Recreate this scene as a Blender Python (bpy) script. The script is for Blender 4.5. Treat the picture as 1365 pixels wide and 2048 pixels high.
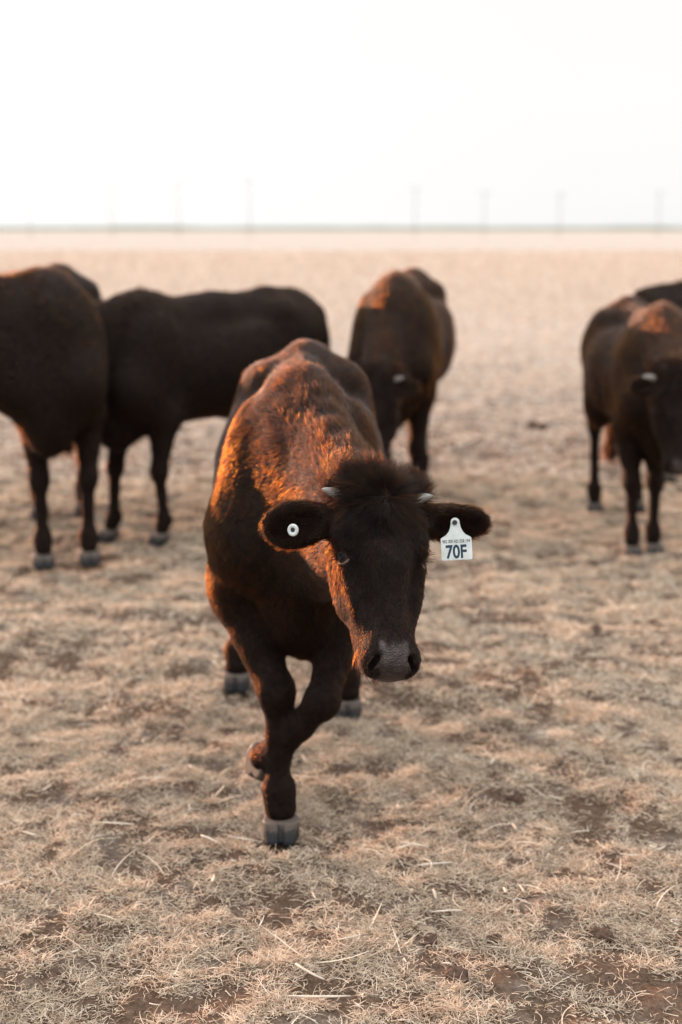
import bpy, math
import numpy as np
from mathutils import Vector, Matrix

for o in list(bpy.data.objects): bpy.data.objects.remove(o)
SC = bpy.context.scene
COL = SC.collection
R = math.radians

# ------------------------------------------------------------------ camera
cam_d = bpy.data.cameras.new('camera')
cam = bpy.data.objects.new('camera', cam_d); COL.objects.link(cam)
cam_d.sensor_fit = 'VERTICAL'; cam_d.sensor_height = 36.0; cam_d.sensor_width = 24.0
cam_d.lens = 50.0
cam_d.clip_start = 0.05; cam_d.clip_end = 9000
CAM_H = 1.5; PITCH = math.atan(569/2844)
cam.location = (0, 0, CAM_H)
cam.rotation_euler = (math.pi/2 - PITCH, 0, 0)
cam_d.dof.use_dof = True
cam_d.dof.focus_distance = 2.84
cam_d.dof.aperture_fstop = 2.1
SC.camera = cam

def at(px, py, d):
    """world point seen at photo pixel (1365x2048) at depth d along the view axis"""
    u = (px-682.5)/2844; v = (1024-py)/2844
    cp, sp = math.cos(PITCH), math.sin(PITCH)
    return np.array([u*d, d*(cp+v*sp), CAM_H + d*(-sp+v*cp)])
def ground_at(px, py):
    v = (1024-py)/2844; cp, sp = math.cos(PITCH), math.sin(PITCH)
    d = CAM_H/(sp-v*cp)
    return at(px, py, d)

# ------------------------------------------------------------------ light
SUN_EL, SUN_AZ = R(6.5), R(-40)          # azimuth measured from +Y towards +X
sd = Vector((math.sin(SUN_AZ)*math.cos(SUN_EL), math.cos(SUN_AZ)*math.cos(SUN_EL), math.sin(SUN_EL)))
sun_d = bpy.data.lights.new('sun', 'SUN'); sun = bpy.data.objects.new('sun', sun_d); COL.objects.link(sun)
sun_d.energy = 3.8; sun_d.angle = R(0.5); sun_d.color = (1.0, 0.55, 0.36)
sun.rotation_euler = sd.to_track_quat('Z', 'Y').to_euler()
sun.location = (-20, 20, 10)

world = bpy.data.worlds.new('World'); SC.world = world; world.use_nodes = True
nt = world.node_tree; nt.nodes.clear()
sky = nt.nodes.new('ShaderNodeTexSky'); sky.sky_type = 'NISHITA'; sky.sun_disc = False
sky.sun_elevation = SUN_EL; sky.sun_rotation = SUN_AZ
sky.air_density = 1.0; sky.dust_density = 2.0; sky.ozone_density = 1.0
hsv = nt.nodes.new('ShaderNodeHueSaturation'); hsv.inputs['Saturation'].default_value = 0.15
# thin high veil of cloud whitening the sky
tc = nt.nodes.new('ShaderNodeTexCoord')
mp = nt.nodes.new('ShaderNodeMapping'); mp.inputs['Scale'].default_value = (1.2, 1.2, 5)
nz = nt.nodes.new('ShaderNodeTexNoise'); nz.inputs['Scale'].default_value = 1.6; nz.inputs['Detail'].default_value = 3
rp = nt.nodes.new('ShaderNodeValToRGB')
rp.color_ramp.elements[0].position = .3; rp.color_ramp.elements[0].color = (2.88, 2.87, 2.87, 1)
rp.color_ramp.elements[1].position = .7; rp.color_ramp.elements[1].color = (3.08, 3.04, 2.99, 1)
mx = nt.nodes.new('ShaderNodeMix'); mx.data_type = 'RGBA'; mx.inputs['Factor'].default_value = 0.955
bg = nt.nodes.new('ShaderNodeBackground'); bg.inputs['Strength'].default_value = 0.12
out = nt.nodes.new('ShaderNodeOutputWorld')
L = nt.links.new
L(sky.outputs[0], hsv.inputs['Color']); L(tc.outputs['Generated'], mp.inputs['Vector']); L(mp.outputs[0], nz.inputs['Vector'])
L(nz.outputs[0], rp.inputs[0]); L(hsv.outputs[0], mx.inputs['A'])
# the veil is made brighter overhead, out of view, to add light on the ground
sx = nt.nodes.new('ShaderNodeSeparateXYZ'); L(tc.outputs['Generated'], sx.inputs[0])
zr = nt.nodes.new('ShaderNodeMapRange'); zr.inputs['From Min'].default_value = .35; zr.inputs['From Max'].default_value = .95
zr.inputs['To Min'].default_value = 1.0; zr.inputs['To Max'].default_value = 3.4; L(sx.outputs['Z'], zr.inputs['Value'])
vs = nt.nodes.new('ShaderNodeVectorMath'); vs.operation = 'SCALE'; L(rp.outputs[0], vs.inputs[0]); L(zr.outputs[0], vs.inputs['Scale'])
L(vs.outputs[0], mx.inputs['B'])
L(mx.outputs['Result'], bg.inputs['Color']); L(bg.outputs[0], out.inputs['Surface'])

SC.view_settings.view_transform = 'Standard'; SC.view_settings.look = 'None'
SC.view_settings.exposure = 1.47; SC.view_settings.gamma = 1.0
SC.render.engine = 'CYCLES'
SC.cycles.use_denoising = True
SC.cycles.max_bounces = 6; SC.cycles.diffuse_bounces = 3; SC.cycles.transmission_bounces = 5

# ------------------------------------------------------------------ helpers
def tag(o, label=None, cat=None, group=None, kind=None):
    if label: o['label'] = label
    if cat: o['category'] = cat
    if group: o['group'] = group
    if kind: o['kind'] = kind
    return o
def empty(name, loc, rz=0, sc=1):
    o = bpy.data.objects.new(name, None); COL.objects.link(o)
    o.location = loc; o.rotation_euler = (0, 0, rz); o.scale = (sc, sc, sc); o.empty_display_size = .2
    return o
def link(name, data, parent=None, mat=None):
    o = bpy.data.objects.new(name, data); COL.objects.link(o)
    if parent is not None: o.parent = parent
    if mat is not None: data.materials.append(mat)
    return o
def mesh_np(name, verts, faces, smooth=True):
    verts = np.ascontiguousarray(verts, dtype=np.float32); faces = np.ascontiguousarray(faces, dtype=np.int32)
    me = bpy.data.meshes.new(name); n, k = faces.shape
    me.vertices.add(len(verts)); me.vertices.foreach_set('co', verts.ravel())
    me.loops.add(n*k); me.loops.foreach_set('vertex_index', faces.ravel())
    me.polygons.add(n); me.polygons.foreach_set('loop_start', np.arange(0, n*k, k, dtype=np.int32))
    me.update(calc_edges=True); me.validate()
    if smooth: me.polygons.foreach_set('use_smooth', np.ones(len(me.polygons), dtype=bool))
    return me
def vattr(me, name, vals):
    a = me.attributes.new(name, 'FLOAT', 'POINT'); a.data.foreach_set('value', np.ascontiguousarray(vals, dtype=np.float32))
def curves_np(name, P, rad):
    """P (N,K,3) strand points, rad (N,K) radii -> hair curves data"""
    N, K, _ = P.shape
    c = bpy.data.hair_curves.new(name); c.add_curves([K]*N)
    c.attributes['position'].data.foreach_set('vector', np.ascontiguousarray(P, dtype=np.float32).ravel())
    a = c.attributes.get('radius') or c.attributes.new('radius', 'FLOAT', 'POINT')
    a.data.foreach_set('value', np.ascontiguousarray(rad, dtype=np.float32).ravel())
    return c
def norm(v):
    v = np.asarray(v, float); return v/np.maximum(np.linalg.norm(v, axis=-1, keepdims=True), 1e-9)

def _h(ix, iy, iz, seed):
    h = (ix*374761393 + iy*668265263 + iz*2147483647 + seed*974634777) & 0xFFFFFFFF
    h = ((h ^ (h >> 13))*1274126177) & 0xFFFFFFFF
    h = ((h ^ (h >> 16))*2246822519) & 0xFFFFFFFF
    return ((h ^ (h >> 15)) & 0xFFFFFF)/float(0xFFFFFF)
def noise(p, f, seed=0):
    """value noise in 0..1 for (N,3) points"""
    q = np.asarray(p, float)*f; i = np.floor(q).astype(np.int64); t = q-i; t = t*t*(3-2*t)
    r = 0
    for a in (0, 1):
        wa = t[:, 0] if a else 1-t[:, 0]
        for b in (0, 1):
            wb = t[:, 1] if b else 1-t[:, 1]
            for c in (0, 1):
                wc = t[:, 2] if c else 1-t[:, 2]
                r = r + wa*wb*wc*_h(i[:, 0]+a, i[:, 1]+b, i[:, 2]+c, seed)
    return r
def fbm(p, f, seed=0, o=4, g=.5):
    s = 0; w = 1; tot = 0
    for k in range(o):
        s = s + w*noise(p, f*2**k, seed+k*7); tot += w; w *= g
    return s/tot

# ------------------------------------------------------------------ materials
def new_mat(name):
    m = bpy.data.materials.new(name); m.use_nodes = True; t = m.node_tree
    return m, t, t.nodes['Principled BSDF'], t.nodes['Material Output']
def rgba(c): return (c[0], c[1], c[2], 1)
def simple_mat(name, col, rough=.5, spec=.5, nscale=30, namt=.15, bump=0.0):
    m, t, b, o = new_mat(name)
    n = t.nodes.new('ShaderNodeTexNoise'); n.inputs['Scale'].default_value = nscale; n.inputs['Detail'].default_value = 4
    tcd = t.nodes.new('ShaderNodeTexCoord'); t.links.new(tcd.outputs['Object'], n.inputs['Vector'])
    r = t.nodes.new('ShaderNodeValToRGB')
    r.color_ramp.elements[0].position = .3; r.color_ramp.elements[1].position = .7
    r.color_ramp.elements[0].color = rgba([c*(1-namt) for c in col]); r.color_ramp.elements[1].color = rgba([min(1, c*(1+namt)) for c in col])
    t.links.new(n.outputs[0], r.inputs[0]); t.links.new(r.outputs[0], b.inputs['Base Color'])
    b.inputs['Roughness'].default_value = rough; b.inputs['Specular IOR Level'].default_value = spec
    if bump:
        bp = t.nodes.new('ShaderNodeBump'); bp.inputs['Strength'].default_value = bump; bp.inputs['Distance'].default_value = .002
        t.links.new(n.outputs[0], bp.inputs['Height']); t.links.new(bp.outputs[0], b.inputs['Normal'])
    return m
def hide_mat(name, skin, nose):
    m, t, b, o = new_mat(name)
    a = t.nodes.new('ShaderNodeAttribute'); a.attribute_name = 'bare'
    mixn = t.nodes.new('ShaderNodeMix'); mixn.data_type = 'RGBA'
    mixn.inputs['A'].default_value = rgba(skin); mixn.inputs['B'].default_value = rgba(nose)
    t.links.new(a.outputs['Fac'], mixn.inputs['Factor'])
    n = t.nodes.new('ShaderNodeTexNoise'); n.inputs['Scale'].default_value = 60; n.inputs['Detail'].default_value = 5
    tcd = t.nodes.new('ShaderNodeTexCoord'); t.links.new(tcd.outputs['Object'], n.inputs['Vector'])
    mul = t.nodes.new('ShaderNodeMix'); mul.data_type = 'RGBA'; mul.blend_type = 'MULTIPLY'; mul.inputs['Factor'].default_value = .5
    t.links.new(mixn.outputs['Result'], mul.inputs['A']); t.links.new(n.outputs['Color'], mul.inputs['B'])
    mul.inputs['Factor'].default_value = .85; rr_ = t.nodes.new('ShaderNodeValToRGB'); rr_.color_ramp.elements[0].position = .35; rr_.color_ramp.elements[0].color = (.22, .2, .2, 1); rr_.color_ramp.elements[1].position = .68
    t.links.new(n.outputs[0], rr_.inputs[0]); t.links.new(rr_.outputs[0], mul.inputs['B'])
    t.links.new(mul.outputs['Result'], b.inputs['Base Color'])
    ms = t.nodes.new('ShaderNodeMapRange'); ms.inputs['To Min'].default_value = .1; ms.inputs['To Max'].default_value = .32
    t.links.new(a.outputs['Fac'], ms.inputs['Value']); t.links.new(ms.outputs[0], b.inputs['Specular IOR Level'])
    mr = t.nodes.new('ShaderNodeMapRange'); mr.inputs['To Min'].default_value = .75; mr.inputs['To Max'].default_value = .38
    t.links.new(a.outputs['Fac'], mr.inputs['Value']); t.links.new(mr.outputs[0], b.inputs['Roughness'])
    v = t.nodes.new('ShaderNodeTexVoronoi'); v.inputs['Scale'].default_value = 260
    t.links.new(tcd.outputs['Object'], v.inputs['Vector'])
    bp = t.nodes.new('ShaderNodeBump'); bp.inputs['Strength'].default_value = .8; bp.inputs['Distance'].default_value = .0025
    t.links.new(v.outputs['Distance'], bp.inputs['Height']); t.links.new(bp.outputs[0], b.inputs['Normal'])
    return m
def fur_mat(name, melanin, redness, rnd=.35, rough=.38):
    m = bpy.data.materials.new(name); m.use_nodes = True; t = m.node_tree; t.nodes.clear()
    h = t.nodes.new('ShaderNodeBsdfHairPrincipled'); h.model = 'CHIANG'; h.parametrization = 'MELANIN'
    at_ = t.nodes.new('ShaderNodeAttribute'); at_.attribute_name = 'dark'; mm = t.nodes.new('ShaderNodeMapRange')
    mm.inputs['To Min'].default_value = melanin; mm.inputs['To Max'].default_value = .99; t.links.new(at_.outputs['Fac'], mm.inputs['Value']); t.links.new(mm.outputs[0], h.inputs['Melanin'])
    h.inputs['Melanin'].default_value = melanin; h.inputs['Melanin Redness'].default_value = redness
    h.inputs['Roughness'].default_value = rough; h.inputs['Radial Roughness'].default_value = .5
    h.inputs['IOR'].default_value = 1.25
    h.inputs['Random Color'].default_value = rnd; h.inputs['Random Roughness'].default_value = .2
    hi = t.nodes.new('ShaderNodeHairInfo'); t.links.new(hi.outputs['Random'], h.inputs['Random'])
    o = t.nodes.new('ShaderNodeOutputMaterial'); t.links.new(h.outputs[0], o.inputs['Surface'])
    return m
M_HIDE = hide_mat('hide', (.016, .009, .0065), (.052, .038, .035))
M_FUR = fur_mat('coat_fur', .865, .75)
M_FUR_BG = fur_mat('herd_coat_fur', .90, .72)
M_FUR_BROWN = fur_mat('brown_coat_fur', .76, .78)
M_FUR_DARK = fur_mat('black_coat_fur', .985, .6)
M_HORN = simple_mat('horn', (.23, .22, .21), .5, .4, 60, .25, .3)
M_TAG = simple_mat('tag_plastic', (.52, .57, .57), .5, .4, 45, .16)
M_INK = simple_mat('tag_ink', (.012, .035, .06), .5, .3)
M_INK2 = simple_mat('tag_fine_ink', (.04, .05, .06), .5, .3)
M_BLACK = simple_mat('black_plastic', (.01, .012, .014), .35, .5)
M_POLE = simple_mat('weathered_pole', (.12, .095, .075), .8)
M_WIRE = simple_mat('wire', (.05, .05, .05), .6)

M_LID = simple_mat('lid_skin', (.012, .009, .008), .5, .4)
M_LID2 = simple_mat('pale_lid_skin', (.11, .075, .058), .4, .5, 200, .3)
def hoof_mat():
    m, t, b, o = new_mat('hoof_horn')
    a = t.nodes.new('ShaderNodeAttribute'); a.attribute_name = 'tip'
    n = t.nodes.new('ShaderNodeTexNoise'); n.inputs['Scale'].default_value = 45
    tcd = t.nodes.new('ShaderNodeTexCoord'); t.links.new(tcd.outputs['Object'], n.inputs['Vector'])
    ad = t.nodes.new('ShaderNodeMath'); ad.operation = 'MULTIPLY_ADD'; ad.inputs[1].default_value = .5
    t.links.new(n.outputs[0], ad.inputs[0]); t.links.new(a.outputs['Fac'], ad.inputs[2])
    r = t.nodes.new('ShaderNodeValToRGB'); e = r.color_ramp.elements
    e[0].position = .36; e[0].color = (.10, .082, .07, 1); e[1].position = .74; e[1].color = (.016, .019, .023, 1)
    x = e.new(.50); x.color = (.028, .027, .028, 1)
    t.links.new(ad.outputs[0], r.inputs[0]); t.links.new(r.outputs[0], b.inputs['Base Color'])
    b.inputs['Roughness'].default_value = .6; b.inputs['Specular IOR Level'].default_value = .25
    return m
M_HOOF = hoof_mat()
def eye_mat():
    m, t, b, o = new_mat('eye')
    a = t.nodes.new('ShaderNodeAttribute'); a.attribute_name = 'ring'
    r = t.nodes.new('ShaderNodeValToRGB'); e = r.color_ramp.elements
    e[0].position = .30; e[0].color = (.004, .004, .006, 1); e[1].position = .93; e[1].color = (.03, .02, .015, 1)
    x = e.new(.38); x.color = (.03, .015, .008, 1); y = e.new(.80); y.color = (.02, .011, .007, 1)
    t.links.new(a.outputs['Fac'], r.inputs[0]); t.links.new(r.outputs[0], b.inputs['Base Color'])
    b.inputs['Roughness'].default_value = .10; b.inputs['Specular IOR Level'].default_value = .10
    return m
M_EYE = eye_mat()

# ------------------------------------------------------------------ distance-field modelling
def ell(c, r, ax=None, k=.05, flow=(-1, 0, -.3), hl=.018, g='body', bare=0):
    return dict(t='e', c=np.array(c, float), r=np.array(r, float), ax=np.eye(3) if ax is None else np.array(ax, float), k=k, flow=flow, hl=hl, g=g, bare=bare)
def cone(a, b, ra, rb, sq=None, k=.04, flow=(0, 0, -1), hl=.010, g='leg', bare=0):
    """sq=(axis, factor): the section is `factor` times as wide along axis"""
    return dict(t='c', a=np.array(a, float), b=np.array(b, float), ra=ra, rb=rb, sq=sq, k=k, flow=flow, hl=hl, g=g, bare=bare)
def pdist(pr, P):
    if pr['t'] == 'e':
        q = (P-pr['c'])@pr['ax'].T
        k0 = np.sqrt(((q/pr['r'])**2).sum(-1)); k1 = np.sqrt(((q/pr['r']**2)**2).sum(-1))
        return k0*(k0-1)/np.maximum(k1, 1e-6)
    pa = P-pr['a']; ba = pr['b']-pr['a']; f = 1
    if pr['sq'] is not None:
        s, f = pr['sq']; s = norm(s); c = (1/f-1)
        pa = pa+s*((pa@s)[..., None]*c); ba = ba+s*((ba@s)*c)
    t = np.clip((pa@ba)/max(ba@ba, 1e-9), 0, 1)
    return (np.sqrt(((pa-ba*t[..., None])**2).sum(-1))-(pr['ra']+(pr['rb']-pr['ra'])*t))*min(f, 1)
def pbox(pr):
    if pr['t'] == 'e':
        e = np.sqrt(((pr['ax']*pr['r'][:, None])**2).sum(0)); return pr['c']-e, pr['c']+e
    m = max(pr['ra'], pr['rb'])*(max(1, pr['sq'][1]) if pr['sq'] else 1)
    return np.minimum(pr['a'], pr['b'])-m, np.maximum(pr['a'], pr['b'])+m
def field(prims, subs, h, pad=.03, cut=None):
    lo = np.min([pbox(p)[0] for p in prims], 0)-pad; hi = np.max([pbox(p)[1] for p in prims], 0)+pad
    n = np.ceil((hi-lo)/h).astype(int)+1
    ax = [lo[i]+h*np.arange(n[i]) for i in range(3)]
    F = np.full(n, .25, dtype=np.float32)
    for sgn, ps in ((1, prims), (-1, subs)):
        for p in ps:
            a, b = pbox(p); m = p['k']+2.5*h
            i0 = np.clip(np.floor((a-m-lo)/h).astype(int), 0, n-1); i1 = np.clip(np.ceil((b+m-lo)/h).astype(int)+1, 1, n)
            if (i1 <= i0).any(): continue
            X, Y, Z = np.meshgrid(*[ax[i][i0[i]:i1[i]] for i in range(3)], indexing='ij')
            d = pdist(p, np.stack([X, Y, Z], -1)).astype(np.float32)
            S = F[i0[0]:i1[0], i0[1]:i1[1], i0[2]:i1[2]]; k = p['k']
            if sgn > 0:
                hh = np.maximum(k-np.abs(S-d), 0)/k; S[...] = np.minimum(S, d)-hh*hh*k/4
            else:
                hh = np.maximum(k-np.abs(S+d), 0)/k; S[...] = np.maximum(S, -d)+hh*hh*k/4
    if cut is not None:
        z = ax[2][None, None, :]; F = np.maximum(F, (cut-z).astype(np.float32))
    return F, lo
def nets(F, lo, h):
    S = F < 0; n = np.array(F.shape)-1
    cnt = np.zeros(n, np.int8)
    cs = [(a, b, c) for a in (0, 1) for b in (0, 1) for c in (0, 1)]
    sl = lambda A, o: A[o[0]:o[0]+n[0], o[1]:o[1]+n[1], o[2]:o[2]+n[2]]
    for o in cs: cnt += sl(S, o)
    act = np.argwhere((cnt > 0) & (cnt < 8))
    idx = np.full(n, -1, np.int32); idx[tuple(act.T)] = np.arange(len(act))
    acc = np.zeros((len(act), 3)); w = np.zeros(len(act))
    for a in cs:
        for x in range(3):
            if a[x]: continue
            b = list(a); b[x] = 1
            fa = F[act[:, 0]+a[0], act[:, 1]+a[1], act[:, 2]+a[2]]; fb = F[act[:, 0]+b[0], act[:, 1]+b[1], act[:, 2]+b[2]]
            m = (fa < 0) != (fb < 0); t = fa[m]/(fa[m]-fb[m])
            pt = np.tile(np.array(a, float), (m.sum(), 1)); pt[:, x] = t
            acc[m] += pt; w[m] += 1
    V = (act+acc/w[:, None])*h+lo
    quads = []
    for x in range(3):
        y, z = (x+1) % 3, (x+2) % 3
        A = S; sa = [slice(None)]*3; sb = [slice(None)]*3; sa[x] = slice(0, -1); sb[x] = slice(1, None)
        d = A[tuple(sa)].astype(np.int8)-A[tuple(sb)].astype(np.int8)
        for sg in (1, -1):
            e = np.argwhere(d == sg)
            e = e[(e[:, y] > 0) & (e[:, z] > 0) & (e[:, y] < n[y]) & (e[:, z] < n[z])]
            def g(dy, dz):
                c = e.copy(); c[:, y] -= dy; c[:, z] -= dz; return idx[tuple(c.T)]
            q = np.stack([g(0, 0), g(1, 0), g(1, 1), g(0, 1)], 1)
            if sg < 0: q = q[:, ::-1]
            quads.append(q)
    Q = np.concatenate(quads); Q = Q[(Q >= 0).all(1)]
    return V, Q
def vnormals(V, Q):
    fn = np.cross(V[Q[:, 2]]-V[Q[:, 0]], V[Q[:, 3]]-V[Q[:, 1]])
    N = np.zeros_like(V)
    for i in range(4):
        for c in range(3): N[:, c] += np.bincount(Q[:, i], fn[:, c], len(V))
    return norm(N), fn

# ------------------------------------------------------------------ cattle
def frame(d, n):
    d = norm(d); n = np.asarray(n, float); n = norm(n-d*(n@d)); e = np.cross(n, d)   # e = animal's left if d goes to the muzzle and n out of the face
    return d, e, n

def head_prims(poll, d, nrm, ears, S=1.0):
    d, e, n = frame(d, nrm); ax = np.array([d, e, n])
    def W(a, b, c): return np.array(poll, float)+S*(d*a+e*b+n*c)
    def E(c, r, **kw): kw.setdefault('g', 'head'); kw.setdefault('k', .03); return ell(W(*c), np.array(r)*S, ax, **kw)
    def C(a, b, ra, rb, sq=None, **kw): kw.setdefault('g', 'head'); kw.setdefault('k', .03); return cone(W(*a), W(*b), ra*S, rb*S, sq, **kw)
    f = d
    P = [E((.055, 0, -.075), (.085, .084, .075), flow=f, hl=.03),
         E((.015, 0, -.035), (.045, .060, .040), flow=-d+n, hl=.045),
         E((.135, 0, -.060), (.12, .084, .060), flow=f, hl=.018),
         E((.185, 0, -.10), (.13, .068, .075), flow=f, hl=.012),
         C((.20, 0, -.055), (.365, 0, -.058), .062, .047, (e, 1.05), flow=f, hl=.009),
         C((.17, 0, -.155), (.36, 0, -.105), .050, .036, (e, 1.1), flow=f, hl=.012),
         E((.385, 0, -.066), (.050, .058, .052), flow=f, hl=.006, k=.025),
         E((.402, 0, -.050), (.034, .046, .036), flow=f, hl=0, bare=1, k=.02)]
    for s in (1, -1):
        P += [E((.290, s*.040, -.098), (.085, .024, .042), flow=f, hl=.009, k=.03)]
        P += [E((.118, s*.074, -.038), (.040, .022, .024), flow=f, hl=.012, k=.025),       # brow
              E((.165, s*.072, -.056), (.028, .018, .028), flow=f, hl=.006, k=.02),       # lids
              E((.195, s*.060, -.130), (.075, .028, .058), flow=f, hl=.012, k=.04),          # cheek
              E((.205, s*.058, -.060), (.085, .022, .022), flow=f, hl=.010, k=.03),
              E((.398, s*.038, -.052), (.030, .024, .032), flow=f, hl=.004, k=.02),         # nostril wing
              C((.0, s*.060, -.055), (.010, s*.085, -.060), .030, .022, flow=e*s, hl=.03)]
    subs = []
    for s in (1, -1):
        subs.append(ell(W(.245, s*.060, -.022), np.array([.060, .013, .016])*S, np.array(frame(norm(d-e*s*.22), n)), k=.03))
        na = np.array([norm(d*.75+e*s*.55+n*-.2), norm(e), n])
        na = np.array(frame(na[0], n))
        subs.append(ell(W(.412, s*.041, -.028), np.array([.019, .0075, .024])*S, na, k=.007))
        subs.append(ell(W(.167, s*.092, -.046), np.array([.017, .012, .014])*S, ax, k=.006))
    fx = dict(poll=np.array(poll, float), d=d, e=e, n=n, S=S, W=W)
    fx['ears'] = []
    for s, (tip, face, wid) in ears.items():
        base = W(.055, s*.070, -.075); tip = np.array(tip, float); a = norm(tip-base); ln = np.linalg.norm(tip-base)
        fa = frame(a, face); ear_ax = np.array([fa[0], fa[1], fa[2]])
        hw = wid/2
        P.append(ell(base+a*ln*.63, (ln*.39, hw, .016*S), ear_ax, flow=a, hl=.016, g='ear', k=.018))
        P.append(cone(base, base+a*ln*.45, .027*S, .036*S, None, k=.02, flow=a, hl=.018, g='ear'))
        subs.append(ell(base+a*ln*.62+fa[2]*.022*S, (ln*.36, hw*.80, .022*S), ear_ax, k=.008))
        fx['ears'].append(dict(s=s, base=base, a=a, w=fa[1], f=fa[2], ln=ln, hw=hw))
    return P, subs, fx

def front_leg(side, dx=0, lf=1, J=None, cf=1.0):
    l = .125*side*lf
    el = np.array([.36, l*1.15, .60]); kn = np.array([.42+dx*.5, l, .345]); fe = np.array([.42+dx, l*.95, .115]); ho = np.array([.455+dx, l*.95, .045])
    sh = np.array([.52, l*1.0, .74])
    if J is not None: sh, el, kn, fe, ho = [np.array(j, float) for j in J]
    y = (0, 1, 0); mid = kn*.55+fe*.45; fd = norm(fe-kn)
    fw = norm(np.array([1, 0, 0])-fd*fd[0])
    P = [cone(sh, el, .092, .078, (y, .68), flow=(-.2, 0, -1), hl=.014, k=.07),
         cone(el, el*.45+kn*.55, .072, .048, (y, .85), hl=.011, k=.06),
         cone(el*.5+kn*.5, kn, .054 if cf == 1 else .048, .044 if cf == 1 else .040, hl=.009, k=.03),
         ell(kn, (.042/cf**.5, .043/cf**.5, .052/cf), k=.025, flow=(0, 0, -1), hl=.007, g='leg'),
         cone(kn, mid, .040, .029*cf, (y, .95), hl=.007, k=.025),
         cone(mid, fe, .029*cf, .032*cf**.5, (y, .95), hl=.007, k=.02),
         ell(fe, (.040, .038, .040), k=.025, flow=(0, 0, -1), hl=.008, g='leg'),
         cone(fe, ho+norm(fe-ho)*.034+np.array([-.004, 0, 0]), .035, .0385, (y, 1.10), hl=.008, k=.02)]
    for s in (1, -1):   # dew claws
        P.append(ell(fe-fw*.036+np.array([0, .016*s, -.018]), (.012, .010, .016), k=.01, flow=(0, 0, -1), hl=.006, g='leg'))
    return P, ho, fe, kn
def hind_leg(side, dx=0, lf=1, J=None):
    l = .135*side*lf
    hip = np.array([-.50, l*.95, .86]); st = np.array([-.34+dx*.15, l*1.25, .62]); hk = np.array([-.66+dx*.55, l, .46]); fe = np.array([-.60+dx, l, .125]); ho = np.array([-.555+dx, l, .045])
    if J is not None: hip, st, hk, fe, ho = [np.array(j, float) for j in J]
    y = (0, 1, 0); mid = hk*.5+fe*.5
    P = [cone(hip, st, .17, .105, (y, .55), flow=(-.3, 0, -1), hl=.016, k=.09),
         cone(hip+np.array([-.12, 0, -.02]), hk*.45+st*.15+hip*.4+np.array([-.03, 0, 0]), .12, .085, (y, .6), flow=(-.2, 0, -1), hl=.015, k=.08),
         cone(st, hk, .095, .046, (y, .7), flow=(-.2, 0, -1), hl=.012, k=.07),
         cone(hk+np.array([-.035, 0, .045]), hk, .024, .040, hl=.009, k=.03),
         cone(hk+np.array([-.02, 0, .03]), hip*.35+st*.3+hk*.35+np.array([-.07, 0, 0]), .02, .03, hl=.01, k=.05),
         cone(hk, mid, .041, .031, (y, .85), hl=.008, k=.025),
         cone(mid, fe, .031, .034, (y, .9), hl=.008, k=.02),
         ell(fe, (.042, .040, .042), k=.025, flow=(0, 0, -1), hl=.008, g='leg'),
         cone(fe, ho+norm(fe-ho)*.034+np.array([-.004, 0, 0]), .036, .0385, (y, 1.10), hl=.008, k=.02)]
    for s in (1, -1):
        P.append(ell(fe+np.array([-.034, .016*s, -.018]), (.012, .010, .016), k=.01, flow=(0, 0, -1), hl=.006, g='leg'))
    return P, ho, fe, hk

def trunk(bend=(0, 0)):
    """bend: sideways shift of the front and the rear of the body"""
    f, r = bend
    P = [ell((.34, f*.6, .79), (.32, .178, .285), k=.08),
         ell((.38, f*.6, .98), (.24, .085, .145), k=.09, hl=.026),
         ell((.02, 0, .785), (.46, .216, .272), k=.1),
         ell((-.08, 0, .72), (.38, .195, .215), k=.08),
         ell((-.42, r*.6, .88), (.30, .175, .20), k=.1),
         ell((-.62, r, .90), (.17, .165, .20), k=.09, flow=(-.4, 0, -1)),
         cone((.42, f*.6, 1.06), (.05, 0, 1.04), .055, .05, flow=(-1, 0, -.2), hl=.026, k=.09, g='body'),
         cone((.05, 0, 1.04), (-.45, r*.6, 1.085), .05, .05, flow=(-1, 0, -.2), hl=.02, k=.08, g='body'),
         cone((-.45, r*.6, 1.085), (-.73, r, 1.06), .055, .045, flow=(-1, 0, -.2), hl=.02, k=.08, g='body'),
         ell((.52, f, .635), (.14, .11, .19), k=.08, flow=(-.2, 0, -1)),
         cone((-.78, r, 1.06), (-.84, r, .80), .032, .022, k=.03, hl=.015, g='body'),
         cone((-.84, r, .80), (-.85, r, .42), .020, .018, k=.02, hl=.02, g='body'),
         cone((-.85, r, .42), (-.84, r, .28), .024, .034, k=.02, hl=.05, g='body')]
    for s in (1, -1):
        P += [ell((.42, f*.7+s*.125, .84), (.13, .070, .22), norm([[1, 0, .25], [0, 1, 0], [-.25, 0, 1]]), k=.07, flow=(-.5, 0, -1)),
              ell((.57, f+s*.115, .73), (.075, .065, .09), k=.07, flow=(-.3, 0, -1)),
              ell((-.40, r*.6+s*.125, 1.03), (.085, .050, .05), k=.08),
              ell((-.72, r+s*.085, 1.00), (.06, .05, .06), k=.06),
              ell((-.20, s*.150, .80), (.24, .09, .19), k=.07)]
    return P

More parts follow.
